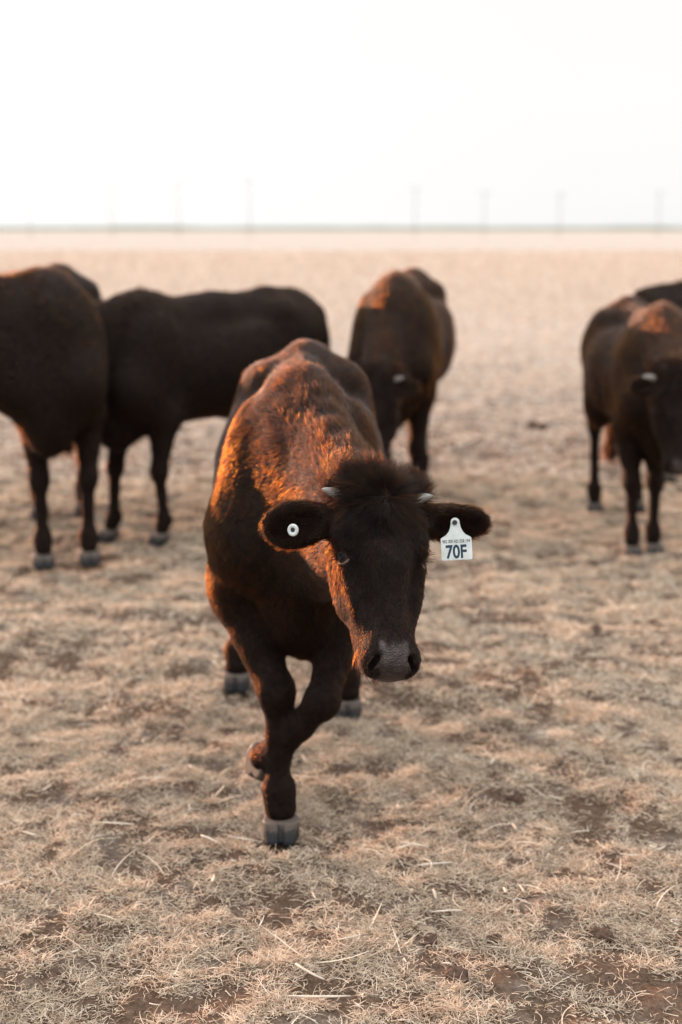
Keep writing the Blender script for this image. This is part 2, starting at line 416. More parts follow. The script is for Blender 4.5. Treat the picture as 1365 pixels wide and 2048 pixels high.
def neck(poll, d, n, f=0, S=1, off=0):
    poll = np.array(poll, float)
    d, e, n = frame(d, n)
    h0 = poll-n*.105*S+d*.065*S-e*off*S; th = poll-n*.165*S+d*.12*S
    a = np.array([.42, f*.6, .97]); b = np.array([.52, f, .74]); m = np.array([.47, f*.8, .86])
    sq = np.cross(norm(h0-m), (0, 0, 1)); sq = norm(sq)
    fl = norm(a-poll)*.8+np.array([0, 0, -.6])
    up = np.cross(sq, norm(h0-m)); up = up if up[2] > 0 else -up
    return [cone(a, h0, .130, .076, (sq, .70), flow=norm(a-poll)+up*.3, hl=.024, g='neck', k=.08),
            cone(m, h0*.6+th*.4, .175, .085, (sq, .72), flow=fl, hl=.016, g='neck', k=.08),
            cone(b, th, .14, .065, (sq, .70), flow=fl, hl=.016, g='neck', k=.08),
            cone(np.array([.36, f*.5, 1.085]), poll+d*.02*S-n*.08*S-e*off*S, .05, .042, (sq, .8), flow=norm(a-poll)*.6+up*.9, hl=.036, g='crest', k=.07)]

def hoof_obj(root, ho, fe, h, pitch=None, up=None, sc=1.0):
    """two claws under the pastern; ho is the coronet centre in animal space"""
    P = []; subs = []
    for s in (1, -1):
        P.append(cone((-.008, .0215*s, .010), (.010, .0215*s, -.026), .0222, .0240, None, k=.008))
        P.append(cone((.014, .0210*s, .006), (.036, .0190*s, -.034), .0235, .0175, None, k=.010))
        P.append(ell((-.028, .020*s, -.010), (.020, .019, .022), k=.01))
    F, lo = field(P, subs, h, pad=.01, cut=-.045)
    # slit between the claws
    zc = lo[2]+h*np.arange(F.shape[2]); F = np.maximum(F, (zc-.011)[None, None, :].astype(np.float32))
    V, Q = nets(F, lo, h)
    V = V.copy(); sl = np.sign(V[:, 1])*np.maximum(0, .0042-np.abs(V[:, 1])*.6); V[:, 1] += sl
    me = mesh_np('hoof', V, Q); vattr(me, 'tip', np.clip((.011-V[:, 2])/.054, 0, 1)*.62)
    me.materials.append(M_HOOF)
    o = link('hoof', me, root)
    o.location = Vector(ho); o.scale = (sc, sc, sc)
    if up is not None: o.rotation_euler = up
    return o

def eyeball(root, c, out, up, r, name='eye'):
    V = []; Q = []; n, m = 20, 24
    for i in range(n+1):
        t = math.pi*i/n
        for j in range(m):
            p = 2*math.pi*j/m
            V.append((math.sin(t)*math.cos(p)*r, math.sin(t)*math.sin(p)*r, math.cos(t)*r*1.02))
    for i in range(n):
        for j in range(m): Q.append((i*m+j, (i+1)*m+j, (i+1)*m+(j+1) % m, i*m+(j+1) % m))
    V = np.array(V); me = mesh_np('eye', V, np.array(Q))
    vattr(me, 'ring', np.arccos(np.clip(V[:, 2]/np.maximum(np.linalg.norm(V, axis=1), 1e-6), -1, 1))/(math.pi/2))
    o = link(name, me, root, M_EYE); o.location = Vector(c)
    o.rotation_euler = Vector(out).to_track_quat('Z', 'Y').to_euler()
    return o

def eyelid(root, c, out, up, r, sg, s):
    out = norm(out); k = norm(np.cross(up, out)); up = np.cross(out, k)
    V = []; Q = []; nu, nv = 18, 8
    vend = 95 if sg > 0 else 62
    for lay in (0, 1):
        for i in range(nu+1):
            u = R(-84+168*i/nu)
            e0 = (17 if sg > 0 else 38)*math.cos(u)**.8+2
            for j in range(nv+1):
                v = R(e0+(vend-e0)*j/nv)*sg
                rr = r*((1.02, 1.12)[lay]-(.05 if lay and j == 0 else 0))
                V.append(np.array(c)+rr*(math.sin(u)*k+math.cos(u)*(math.cos(v)*out+math.sin(v)*up)))
    m = nv+1; b = (nu+1)*m
    for i in range(nu):
        for j in range(nv): Q.append((i*m+j, i*m+j+1, (i+1)*m+j+1, (i+1)*m+j)); Q.append((b+i*m+j, b+(i+1)*m+j, b+(i+1)*m+j+1, b+i*m+j+1))
        Q.append((i*m, (i+1)*m, b+(i+1)*m, b+i*m))
    Q = np.array(Q)
    link('eyelid', mesh_np('eyelid', np.array(V), Q), root, M_LID if sg > 0 else M_LID2)
    if sg > 0:
        rng = np.random.default_rng(4); P = []
        for i in range(46):
            u = R(rng.uniform(-62, 62)); v = R(20*math.cos(u)+rng.uniform(0, 8))
            n0 = math.sin(u)*k+math.cos(u)*(math.cos(v)*out+math.sin(v)*up); p = np.array(c)+r*1.12*n0
            d0 = norm(n0+.25*rng.normal(size=3)+k*math.sin(u)*.6); d1 = norm(n0-up*.5+k*math.sin(u)*.5); ln = .017+.010*rng.random()
            P.append([p+ln*(t*(1-t/2)*d0+t*t/2*d1) for t in np.linspace(0, 1, 5)])
        rd = np.tile(np.array([.0003, .0003, .00025, .00018, .00008]), (len(P), 1))
        link('eyelashes', curves_np('eyelashes', np.array(P), rd), root, M_FUR_DARK)
def horn_obj(root, base, tip, r, bend):
    n, m = 12, 16; V = []; Q = []
    base = np.array(base, float); tip = np.array(tip, float); a = norm(tip-base); u = norm(np.cross(a, (0, 0, 1))); w = np.cross(a, u); ln = np.linalg.norm(tip-base)
    for i in range(n+1):
        t = i/n; c = base+(tip-base)*t+np.array(bend)*4*t*(1-t)*.5
        rr = r*(1-t**1.7*.80)*(math.sqrt(max(0, 1-((t-.85)/.15)**2)) if t > .85 else 1)*(1+.03*math.sin(i*2.3))
        for j in range(m):
            p = 2*math.pi*j/m; V.append(c+(u*math.cos(p)+w*math.sin(p))*max(rr, .0006))
    for i in range(n):
        for j in range(m): Q.append((i*m+j, i*m+(j+1) % m, (i+1)*m+(j+1) % m, (i+1)*m+j))
    return link('horn', mesh_np('horn', np.array(V), np.array(Q)), root, M_HORN)

def coat(root, V, Q, N, fn, C, hl, bare, prof, n, rad, seed, mat, dens, fx):
    fx_m = np.clip((((V-fx['poll'])@fx['d'])/fx['S']-.33)/.03, 0, 1)*(np.linalg.norm(V-fx['poll'], axis=1) < .6)
    rng = np.random.default_rng(seed)
    area = np.linalg.norm(fn, axis=1)*dens[Q].mean(1)*(bare[Q].mean(1) < .4)
    f = rng.choice(len(Q), n, p=area/area.sum())
    u, v = rng.random(n), rng.random(n); q = Q[f]
    w = np.stack([(1-u)*(1-v), u*(1-v), u*v, (1-u)*v], 1)[..., None]
    g = lambda A: (A[q]*(w if A.ndim > 1 else w[..., 0])).sum(1)
    p, nn, c, ln = g(V), norm(g(N)), g(C), g(hl)
    c = c+(np.stack([fbm(p, 16, seed+k*31, 2) for k in range(3)], 1)-.5)*.9
    c = norm(c-nn*(c*nn).sum(1, keepdims=True))
    side = np.cross(nn, c)
    cl = noise(p, 55, seed+3); cl2 = noise(p, 28, seed+9)
    yaw = rng.normal(0, .22, n)+(cl-.5)*1.1
    c = norm(c*np.cos(yaw)[:, None]+side*np.sin(yaw)[:, None])
    ln = ln*(.55+.65*rng.random(n))*(.75+.6*cl2)
    wk = (rng.random(n) < .035)*g(fx_m); ln = ln*(1+wk*4)
    lift = np.clip(.38+.30*(cl2-.3)+rng.normal(0, .12, n)+np.clip(ln-.022, 0, .04)*12, .08, 1.2)
    d0 = c*np.cos(lift)[:, None]+nn*np.sin(lift)[:, None]
    l1 = lift*.25; d1 = c*np.cos(l1)[:, None]+nn*np.sin(l1)[:, None]+np.array([0, 0, -.12])+rng.normal(0, .10, (n, 3))
    K = 4; T = np.linspace(0, 1, K)
    P = np.stack([p-nn*.001+ln[:, None]*(t*(1-t/2)*d0+t*t/2*d1) for t in T], 1)
    rd = np.stack([np.full(n, rad*(1-.85*t**1.5)) for t in T], 1)*(.7+.6*rng.random(n))[:, None]
    cu = curves_np('coat', P, rd)
    at_ = cu.attributes.new('dark', 'FLOAT', 'CURVE'); at_.data.foreach_set('value', np.ascontiguousarray(g(prof), dtype=np.float32))
    o = link('coat', cu, root, mat)
    return o

def cattle(label, loc, heading, sc, poll, hd, hn, ears, legs, h, nhair, rad, mat, seed=1, bend=(0, 0), headscale=1.0,
           dens_fn=None, tags=None, horns=True, extra=(), hoof_h=.006, group=None, hoofrot=None, slim=False):
    root = empty('cattle', loc, heading, sc)
    tag(root, label, 'cow', group)
    hp, subs, fx = head_prims(poll, hd, hn, ears, headscale)
    T_ = trunk(bend)
    if slim:
        T_[2]['r'] = np.array([.46, .215, .25]); T_[2]['c'][2] = .80; T_[3]['c'][2] = .76; T_[3]['r'][2] = .19
    P = T_+neck(poll, hd, hn, bend[0], headscale, .028 if h < .01 else 0)+hp+list(extra)
    hooves = []
    for key, side, front in (('LF', 1, 1), ('RF', -1, 1), ('LH', 1, 0), ('RH', -1, 0)):
        a = legs.get(key, 0)
        if isinstance(a, list) and front and side > 0: kw = dict(J=a, cf=1.25)
        else: kw = dict(J=a) if isinstance(a, list) else dict(dx=a[0], lf=a[1]) if isinstance(a, tuple) else dict(dx=a)
        L_, ho, fe, kn = (front_leg if front else hind_leg)(side, **kw)
        if h > .01:
            for q in L_:
                if q['hl'] < .012:
                    if q['t'] == 'c': q['ra'] *= .86; q['rb'] *= .86
                    else: q['r'] = q['r']*.88
        if h < .01:
            for q in L_:
                if q['hl'] < .0095:
                    if q['t'] == 'c': q['ra'] *= .93; q['rb'] *= .94
                    else: q['r'] = q['r']*.95
        P += L_; hooves.append((key, ho, fe, kn))
    F, lo = field(P, subs, h)
    V, Q = nets(F, lo, h)
    if True:   # gentle relief so the hide is not perfectly smooth
        N0, _ = vnormals(V, Q)
        V = V+N0*((fbm(V, 6, seed, 3)-.5)*.012)[:, None]*np.clip((V[:, 2:3]-.5)/.2, .1, 1)*np.clip(1-np.linalg.norm(V-np.array(poll), axis=1)[:, None]*0, .2, 1)*np.where(np.linalg.norm(V-fx['W'](.2, 0, -.06), axis=1) < .27, .15, 1)[:, None]
    N, fn = vnormals(V, Q)
    W = np.zeros(len(V)); C = np.zeros((len(V), 3)); hl = np.zeros(len(V)); bare = np.zeros(len(V)); wh = np.zeros(len(V)); wl = np.zeros(len(V))
    for p in P:
        w = np.exp(-np.clip(pdist(p, V), 0, 1)/.010)+1e-9
        if p['t'] == 'e' and p['bare']: w = w*2
        W += w; C += w[:, None]*norm(p['flow']); hl += w*p['hl']; bare += w*p['bare']
        if p['g'] == 'head': wh += w
    C /= W[:, None]; hl /= W; bare /= W; wh /= W
    # face: hair runs out from a whorl between the horns
    r = (V-fx['poll'])/fx['S']; A = r@fx['d']; E = r@fx['e']; Nn = r@fx['n']
    rad_dir = norm((A-.045)[:, None]*fx['d']+(E*.9)[:, None]*fx['e']+1e-6)
    up_w = np.clip((.05-A)/.05, 0, 1)
    rad_dir = norm(rad_dir+up_w[:, None]*(fx['n']*.5-fx['d']*.4))
    k = np.clip(wh*1.5-.2, 0, 1)*(A > -.1)
    C = C*(1-k[:, None])+rad_dir*k[:, None]
    fl = np.interp(A, [-.02, .05, .12, .22, .33, .42], [.058, .042, .020, .012, .008, .005])*fx['S']
    hl = hl*(1-k)+fl*k
    jit = (fbm(V, 90, 5, 2)-.5)*.022
    nose = np.clip((A-.372+jit+.25*np.abs(E))/.012, 0, 1)*np.clip((Nn+.095)/.015, 0, 1)*np.clip((.034+jit*.5-np.abs(E))/.007, 0, 1)*(np.linalg.norm(r, axis=1) < .6)
    bare = np.maximum(bare*0, nose)
    for s in (1, -1):
        de = np.linalg.norm(V-fx['W'](.165, s*.083, -.052), axis=1)/fx['S']
        bare = np.maximum(bare, np.clip((.021-de)/.004, 0, 1)*.45)
        dn = np.linalg.norm(V-fx['W'](.412, s*.041, -.028), axis=1)/fx['S']
        bare = np.maximum(bare, np.clip((.013-dn)/.004, 0, 1)*.9)
    dens = np.ones(len(V))
    if dens_fn is not None: dens = dens_fn(V, A, wh)
    me = mesh_np('body', V, Q); vattr(me, 'bare', bare)
    body = link('body', me, root, M_HIDE)
    coat(root, V, Q, N, fn, C, hl, bare, np.clip(np.maximum(wh*1.25, (.62-V[:, 2])/.25*.7), 0, .93), nhair, rad, seed, mat, dens, fx)
    for key, ho, fe, kn in hooves:
        dd = norm(fe-ho); pit = math.atan2(-(dd[0]), dd[2])
        rot = (0, 0, 0) if ho[2] < .06 else (hoofrot or {}).get(key, (0, 0, 0))
        hoof_obj(root, ho, fe, hoof_h, None, rot)
    for s in (1, -1):
        c = fx['W'](.167, s*.0765, -.0535); eo = norm(fx['e']*s+fx['n']*.62+fx['d']*.05)
        eyeball(root, c, eo, fx['n'], .0205*fx['S'])
        if h < .01:
            eyelid(root, c, eo, -fx['d'], .0205*fx['S'], 1, s); eyelid(root, c, eo, -fx['d'], .0205*fx['S'], -1, s)
        if horns:
            b = fx['W'](.030, s*.066, -.045); t = b+fx['S']*(fx['e']*s*(.068 if s < 0 else .052)-fx['d']*.012+fx['n']*.020)
            horn_obj(root, b, t, .0165*fx['S'], -fx['d']*.006*fx['S'])
    return root, fx

# ------------------------------------------------------------------ the ground
def gh(x, y):
    """height of the field in metres"""
    p = np.stack([x, y, np.zeros_like(x)], 1); d = np.sqrt(x*x+y*y)
    near = np.clip(1-(d-8)/25, 0, 1)
    z = (fbm(p, 1.3, 5, 3)-.5)*.05*np.clip(1-(d-30)/80, 0, 1)
    z = z+(fbm(p, 6, 11, 3)-.5)*.060*near+(noise(p, 26, 17)-.5)*.012*near
    return z-.006
def band(a, b, n): return list(np.linspace(a, b, n, endpoint=False))
ys = band(1.2, 6, 260)+band(6, 14, 200)+band(14, 40, 150)+list(np.geomspace(40, 6000, 60))
ysb = [-6000, -600, -60, -10, -2, 0, .6]
ys = np.array(ysb+ys)
xh = np.array(band(0, 2.2, 110)+band(2.2, 8, 110)+band(8, 30, 60)+list(np.geomspace(30, 6000, 40)))
xs = np.concatenate([-xh[:0:-1], xh])
GX, GY = np.meshgrid(xs, ys, indexing='ij')
gz = gh(GX.ravel(), GY.ravel())
GV = np.stack([GX.ravel(), GY.ravel(), gz], 1)
nx, ny = len(xs), len(ys)
I = np.arange(nx*ny).reshape(nx, ny)
GQ = np.stack([I[:-1, :-1].ravel(), I[1:, :-1].ravel(), I[1:, 1:].ravel(), I[:-1, 1:].ravel()], 1)

def cover(x, y):
    """0 bare dirt .. 1 thick dead grass"""
    p = np.stack([x, y, np.zeros_like(x)], 1)
    c = fbm(p, 3.1, 41, 4, .65)*.55+noise(p*np.array([1, .8, 1]), 9.5, 77)*.25+noise(p, 21, 78)*.2
    c = c-.05*np.clip((3.1-y)/.5, 0, 1)*np.clip((np.abs(x-.05)-.2)/.3, 0, 1)
    return np.clip((c-.27)/.26, 0, 1)

def ground_mat():
    m, t, b, o = new_mat('dry_pasture')
    N_ = t.nodes.new; K_ = t.links.new
    geo = N_('ShaderNodeNewGeometry')
    a = N_('ShaderNodeAttribute'); a.attribute_name = 'cover'
    def nse(s, det, rough=.6, scale=(1, 1, 1)):
        mpp = N_('ShaderNodeMapping'); mpp.inputs['Scale'].default_value = scale; K_(geo.outputs['Position'], mpp.inputs['Vector'])
        n = N_('ShaderNodeTexNoise'); n.inputs['Scale'].default_value = s; n.inputs['Detail'].default_value = det; n.inputs['Roughness'].default_value = rough
        K_(mpp.outputs[0], n.inputs['Vector']); return n
    fine = nse(45, 6, .7); mid = nse(5, 5, .65); big = nse(.25, 4, .6)
    dirt = N_('ShaderNodeValToRGB'); K_(fine.outputs[0], dirt.inputs[0])
    dirt.color_ramp.elements[0].position = .3; dirt.color_ramp.elements[0].color = (.075, .050, .037, 1)
    dirt.color_ramp.elements[1].position = .72; dirt.color_ramp.elements[1].color = (.20, .14, .105, 1)
    straw = N_('ShaderNodeValToRGB'); K_(fine.outputs[0], straw.inputs[0])
    straw.color_ramp.elements[0].position = .25; straw.color_ramp.elements[0].color = (.32, .28, .245, 1)
    straw.color_ramp.elements[1].position = .7; straw.color_ramp.elements[1].color = (.51, .475, .445, 1)
    add = N_('ShaderNodeMath'); add.operation = 'MULTIPLY_ADD'; add.inputs[1].default_value = .9; K_(mid.outputs[0], add.inputs[0]); K_(a.outputs['Fac'], add.inputs[2])
    mr = N_('ShaderNodeMapRange'); mr.inputs['From Min'].default_value = .55; mr.inputs['From Max'].default_value = 1.0; K_(add.outputs[0], mr.inputs['Value'])
    mix = N_('ShaderNodeMix'); mix.data_type = 'RGBA'; K_(mr.outputs[0], mix.inputs['Factor']); K_(dirt.outputs[0], mix.inputs['A']); K_(straw.outputs[0], mix.inputs['B'])
    tint = N_('ShaderNodeValToRGB'); K_(big.outputs[0], tint.inputs[0])
    tint.color_ramp.elements[0].position = .35; tint.color_ramp.elements[0].color = (.93, .90, .86, 1)
    tint.color_ramp.elements[1].position = .65; tint.color_ramp.elements[1].color = (1, 1, 1, 1)
    mul = N_('ShaderNodeMix'); mul.data_type = 'RGBA'; mul.blend_type = 'MULTIPLY'; mul.inputs['Factor'].default_value = 1
    K_(mix.outputs['Result'], mul.inputs['A']); K_(tint.outputs[0], mul.inputs['B']); K_(mul.outputs['Result'], b.inputs['Base Color'])
    b.inputs['Roughness'].default_value = 1.0; b.inputs['Specular IOR Level'].default_value = 0
    bp = N_('ShaderNodeBump'); bp.inputs['Strength'].default_value = .9; bp.inputs['Distance'].default_value = .02
    K_(fine.outputs[0], bp.inputs['Height'])
    bp2 = N_('ShaderNodeBump'); bp2.inputs['Strength'].default_value = .8; bp2.inputs['Distance'].default_value = .10
    K_(mid.outputs[0], bp2.inputs['Height']); K_(bp.outputs[0], bp2.inputs['Normal']); K_(bp2.outputs[0], b.inputs['Normal'])
    return m
gme = mesh_np('ground', GV, GQ)
far = np.clip((np.hypot(GV[:, 0], GV[:, 1])-9)/10, 0, 1)
vattr(gme, 'cover', cover(GV[:, 0], GV[:, 1])*(1-far)*.12+far*.55+(1-far)*.62*np.clip((np.abs(GV[:, 0])-(np.maximum(GV[:, 1], 0)*.245+.7))/.5, 0, 1))
tag(link('ground', gme, None, ground_mat()), kind='structure')

def grass_mat(name, cols, trans=.22):
    m = bpy.data.materials.new(name); m.use_nodes = True; t = m.node_tree; t.nodes.clear()
    hi = t.nodes.new('ShaderNodeHairInfo'); r = t.nodes.new('ShaderNodeValToRGB')
    e = r.color_ramp.elements; e[0].position = 0; e[0].color = rgba(cols[0]); e[1].position = 1; e[1].color = rgba(cols[-1])
    for i, c in enumerate(cols[1:-1]): x = e.new((i+1)/(len(cols)-1)); x.color = rgba(c)
    t.links.new(hi.outputs['Random'], r.inputs[0])
    d = t.nodes.new('ShaderNodeBsdfDiffuse'); tr = t.nodes.new('ShaderNodeBsdfTranslucent'); mxs = t.nodes.new('ShaderNodeMixShader')
    mxs.inputs[0].default_value = trans
    t.links.new(r.outputs[0], d.inputs[0]); t.links.new(r.outputs[0], tr.inputs[0]); t.links.new(d.outputs[0], mxs.inputs[1]); t.links.new(tr.outputs[0], mxs.inputs[2])
    o = t.nodes.new('ShaderNodeOutputMaterial'); t.links.new(mxs.outputs[0], o.inputs['Surface'])
    return m
M_GRASS = grass_mat('dead_grass', [(.29, .215, .165), (.59, .51, .43), (.75, .69, .61), (.41, .335, .27), (.66, .585, .50), (.33, .25, .195), (.53, .445, .365)])
M_GRASS_NEAR = grass_mat('dead_grass_near', [(.16, .11, .075), (.64, .525, .41), (.82, .73, .60), (.36, .275, .20), (.73, .61, .49), (.22, .155, .11), (.58, .465, .355)])
M_STRAW = grass_mat('pale_straw', [(.62, .52, .40), (.80, .73, .62), (.70, .60, .46), (.85, .80, .72)], .2)

def wedge(rng, n, y0, y1, m=.5):
    """random points of the field inside the view wedge, a margin m wider"""
    y = np.sqrt(rng.random(n)*(y1**2-y0**2)+y0**2)
    x = (rng.random(n)*2-1)*(y*.245+m)
    return x, y
def grass(name, label, n, y0, y1, ln, rad, seed, lie=.5, m=.5, mat=None, K=4):
    rng = np.random.default_rng(seed)
    x, y = wedge(rng, int(n*1.9), y0, y1, m)
    if y1 > 20:
        y = y0*(y1/y0)**(rng.random(len(y))**1.15); x = (rng.random(len(y))*2-1)*(y*.245+m)
    cv = cover(x, y); p2 = np.stack([x, y, x*0], 1)
    tuft = noise(p2, 14, 5)*.6+noise(p2, 34, 6)*.4
    keep = rng.random(len(x)) < np.clip(cv*1.1, .06, 1)*np.clip((tuft-.27)*2.9, .06, 1)
    x, y, tuft = x[keep][:n], y[keep][:n], tuft[keep][:n]; n = len(x); p2 = np.stack([x, y, x*0], 1)
    z = gh(x, y)
    th = rng.random(n)*2*np.pi+(noise(p2, 9, 8)-.5)*3
    up = np.clip(rng.normal(1-lie, .28, n), .03, 1.3)*(.6+.8*tuft)
    ks = (y/y0)**.8 if y1 > 20 else np.ones(n)
    L_ = ks*ln*(.35+1.0*rng.random(n)**1.6)*(.55+.9*tuft)
    d0 = norm(np.stack([np.cos(th), np.sin(th), up*1.2], 1))
    th2 = th+rng.normal(0, 1.3, n)
    d1 = norm(np.stack([np.cos(th2), np.sin(th2), up*.7-.6*rng.random(n)], 1))
    base = np.stack([x, y, z+rng.random(n)*.006], 1)
    P = np.stack([base+L_[:, None]*(t*(1-t/2)*d0+t*t/2*d1) for t in np.linspace(0, 1, K)], 1)
    P[:, :, 2] = np.maximum(P[:, :, 2], z[:, None]+.001)
    rd = np.stack([np.full(n, rad*(1-.7*t*t)) for t in np.linspace(0, 1, K)], 1)*(ks*(.6+.8*rng.random(n)))[:, None]
    return tag(link(name, curves_np(name, P, rd), None, mat or M_GRASS), label, 'grass', kind='stuff')
grass('dry_grass', 'short curly dead grass matting the foreground soil', 300000, 1.9, 4.3, .028, .00068, 1, .6, .75, M_GRASS_NEAR)
grass('dry_grass', 'dead grass around the hooves of the walking calf and behind it', 240000, 4.3, 8.5, .032, .0014, 2, .55, .8, M_GRASS_NEAR)
grass('dry_grass', 'blurred dead grass between and beyond the grazing herd', 180000, 8.5, 90, .04, .003, 3, .55, 2.2)
grass('loose_straw', 'thin bleached straw lying loose over the dead grass', 8000, 1.9, 9, .085, .0011, 4, .95, .5, M_STRAW, 5)

# flat chips and bleached stalks
def straw_chips():
    rng = np.random.default_rng(9); V = []; Q = []
    n = 520
    x, y = wedge(rng, n, 2.0, 9.5, .4)
    x = list(x); y = list(y)
    spec = []
    for (px, py, ln, a) in ((490, 1693, .085, .02), (420, 1692, .06, -.7), (885, 1246, .07, -1.0), (300, 1583, .10, -.15), (235, 1660, .09, -.03), (60, 1670, .06, -.7),
                            (870, 1735, .09, .35), (830, 1703, .07, -.05), (620, 1965, .08, -.75), (95, 1590, .05, 1.3), (1160, 1665, .05, .5), (640, 2020, .12, .02), (985, 1540, .04, 1.2), (700, 1895, .05, .2)):
        g = ground_at(px, py); spec.append((g[0], g[1], ln, a))
    allp = [(x[i], y[i], .018+.055*rng.random()**2.2, rng.random()*6.3) for i in range(n)]+spec
    for i, (X, Y, ln, a) in enumerate(allp):
        big = i >= n
        w = (.0016+.0028*rng.random()) if not big else .0042
        c, s = math.cos(a), math.sin(a); z = float(gh(np.array([X]), np.array([Y]))[0])+.012+(.01 if big else .012*rng.random()); tl = rng.normal(0, .10)
        b0 = len(V); K = 5; bend = rng.normal(0, .12)
        for k in range(K):
            t = k/(K-1)-.5; off = bend*ln*(t*t-.25)
            cx, cy, cz = X+c*ln*t-s*off, Y+s*ln*t+c*off, z+ln*t*tl
            ww = w*(1-.35*abs(t*2)**3)
            for (sx, sz) in ((-1, 0), (0, .55), (1, 0), (0, -.35)):
                V.append((cx-s*ww*sx, cy+c*ww*sx, cz+ww*sz))
        for k in range(K-1):
            for j in range(4): Q.append((b0+k*4+j, b0+(k+1)*4+j, b0+(k+1)*4+(j+1) % 4, b0+k*4+(j+1) % 4))
        Q.append((b0, b0+1, b0+2, b0+3)); e = b0+(K-1)*4; Q.append((e+3, e+2, e+1, e))
    m = simple_mat('bleached_stalk', (.52, .45, .37), .7, .3, 18, .3)
    return tag(link('straw_litter', mesh_np('straw_litter', np.array(V), np.array(Q), False), None, m), 'bleached stalk chips scattered over the dead grass', 'straw', kind='stuff')
straw_chips()

# dung clods and earth lumps
def clod(px, py, r, seed, label, cat='clod', flat=.5):
    g = ground_at(px, py)
    F, lo = field([ell((0, 0, 0), (r, r*.8, r*flat), k=.01), ell((r*.6, r*.3, 0), (r*.6, r*.5, r*flat*.8), k=.012), ell((-r*.5, r*.4, 0), (r*.5, r*.55, r*flat*.7), k=.012)], [], max(r/12, .002), pad=.012)
    V, Q = nets(F, lo, max(r/12, .002)); N, _ = vnormals(V, Q)
    V = V+N*((fbm(V, 1.6/r, seed, 3)-.5)*r*.9)[:, None]
    o = link('dung_clod' if cat == 'dung' else 'earth_clod', mesh_np('clod', V, Q), None, M_CLOD)
    o.location = (g[0], g[1], float(gh(np.array([g[0]]), np.array([g[1]]))[0])+r*flat*.55); o.rotation_euler = (0, 0, seed)
    tag(o, label, cat, 'dark clods lying in the dead grass')
M_CLOD = simple_mat('earth', (.085, .055, .042), .95, .1, 90, .4, .8)
clod(862, 1866, .017, 1, 'small brown clod in pale grass below the standing front hoof', 'clod', .7)
clod(915, 1955, .024, 2, 'crumbling dark dung lump near the bottom edge of the field', 'dung', .5)
clod(1205, 1858, .021, 3, 'round brown clod right of the foreground straw, on bare soil', 'clod', .7)
clod(1190, 1268, .022, 4, 'lone dark lump in blurred grass right of the calf muzzle', 'dung', .9)
clod(1075, 851, .085, 5, 'flat dark dung pat in the distance between the two right animals', 'dung', .22)
clod(1030, 1600, .018, 6, 'little soil lump in the grass right of the standing front hoof', 'clod', .7)
clod(990, 1868, .016, 7, 'tiny flattened clod beside a straw in the lower foreground', 'clod', .6)

# ------------------------------------------------------------------ main calf
HX, HY = -.12, 3.95          # centre of the body on the ground, heading towards the camera
def loc_main(p):             # world -> animal space (forward, left, up)
    p = np.asarray(p, float); return np.array([HY-p[1], p[0]-HX, p[2]])
def vec_main(v): return np.array([-v[1], v[0], v[2]])
poll_w = at(768, 960, 2.95); muz_w = at(797, 1350, 2.76)
hd_w = norm(muz_w-poll_w); hn_w = np.array([.25, -1, .30])
poll_l = loc_main(poll_w); hd_l = vec_main(hd_w); hn_l = vec_main(hn_w)
ears_main = {-1: (loc_main(at(530, 1060, 2.96)), vec_main(np.array([.05, -1, -.05])), .106),
             1: (loc_main(at(978, 1048, 3.03)), vec_main(np.array([-.10, -1, -.35])), .088)}
rf_h = loc_main(ground_at(563, 1682)); rf_h[2] = .045
RF = [(.50, -.15, .76), (.42, -.150, .60), (rf_h[0]-.05, -.040, .375), (rf_h[0]-.040, -.035, .12), (rf_h[0]-.012, rf_h[1], .045)]
k_l = loc_main(at(645, 1402, 3.45)); f_l = loc_main(at(550, 1508, 3.58)); h_l = loc_main(at(514, 1524, 3.62))
LF = [(.50, .115, .76), (.43, .150, .60), k_l, f_l, h_l]
lh = loc_main(ground_at(695, 1436)); rh = loc_main(ground_at(474, 1382))
LH = [(-.50, .12, .86), (-.30, .17, .62), (lh[0]-.13, lh[1]+.02, .45), (lh[0]-.05, lh[1], .12), (lh[0]-.012, lh[1], .045)]
RH = [(-.50, -.13, .86), (-.42, -.17, .62), (rh[0]-.14, rh[1]+.05, .44), (rh[0]-.06, rh[1], .12), (rh[0]-.012, rh[1], .047)]
def dens_main(V, A, wh): return 1+wh*1.8+np.clip(V[:, 0]+.1, 0, .6)*1.2
calf, fx = cattle('dark brown calf with short pale horns and a white ear tag walking towards the camera',
                  (HX, HY, 0), -math.pi/2, 1.0, poll_l, hd_l, hn_l, ears_main, dict(RF=RF, LF=LF, LH=LH, RH=RH),
                  .0065, 400000, .00036, M_FUR, 3, (.03, .02), .955, dens_main, hoof_h=.0032, group=None,
                  hoofrot=dict(LF=(R(35), R(75), R(-25))))
calf.name = 'calf'; calf['category'] = 'calf'

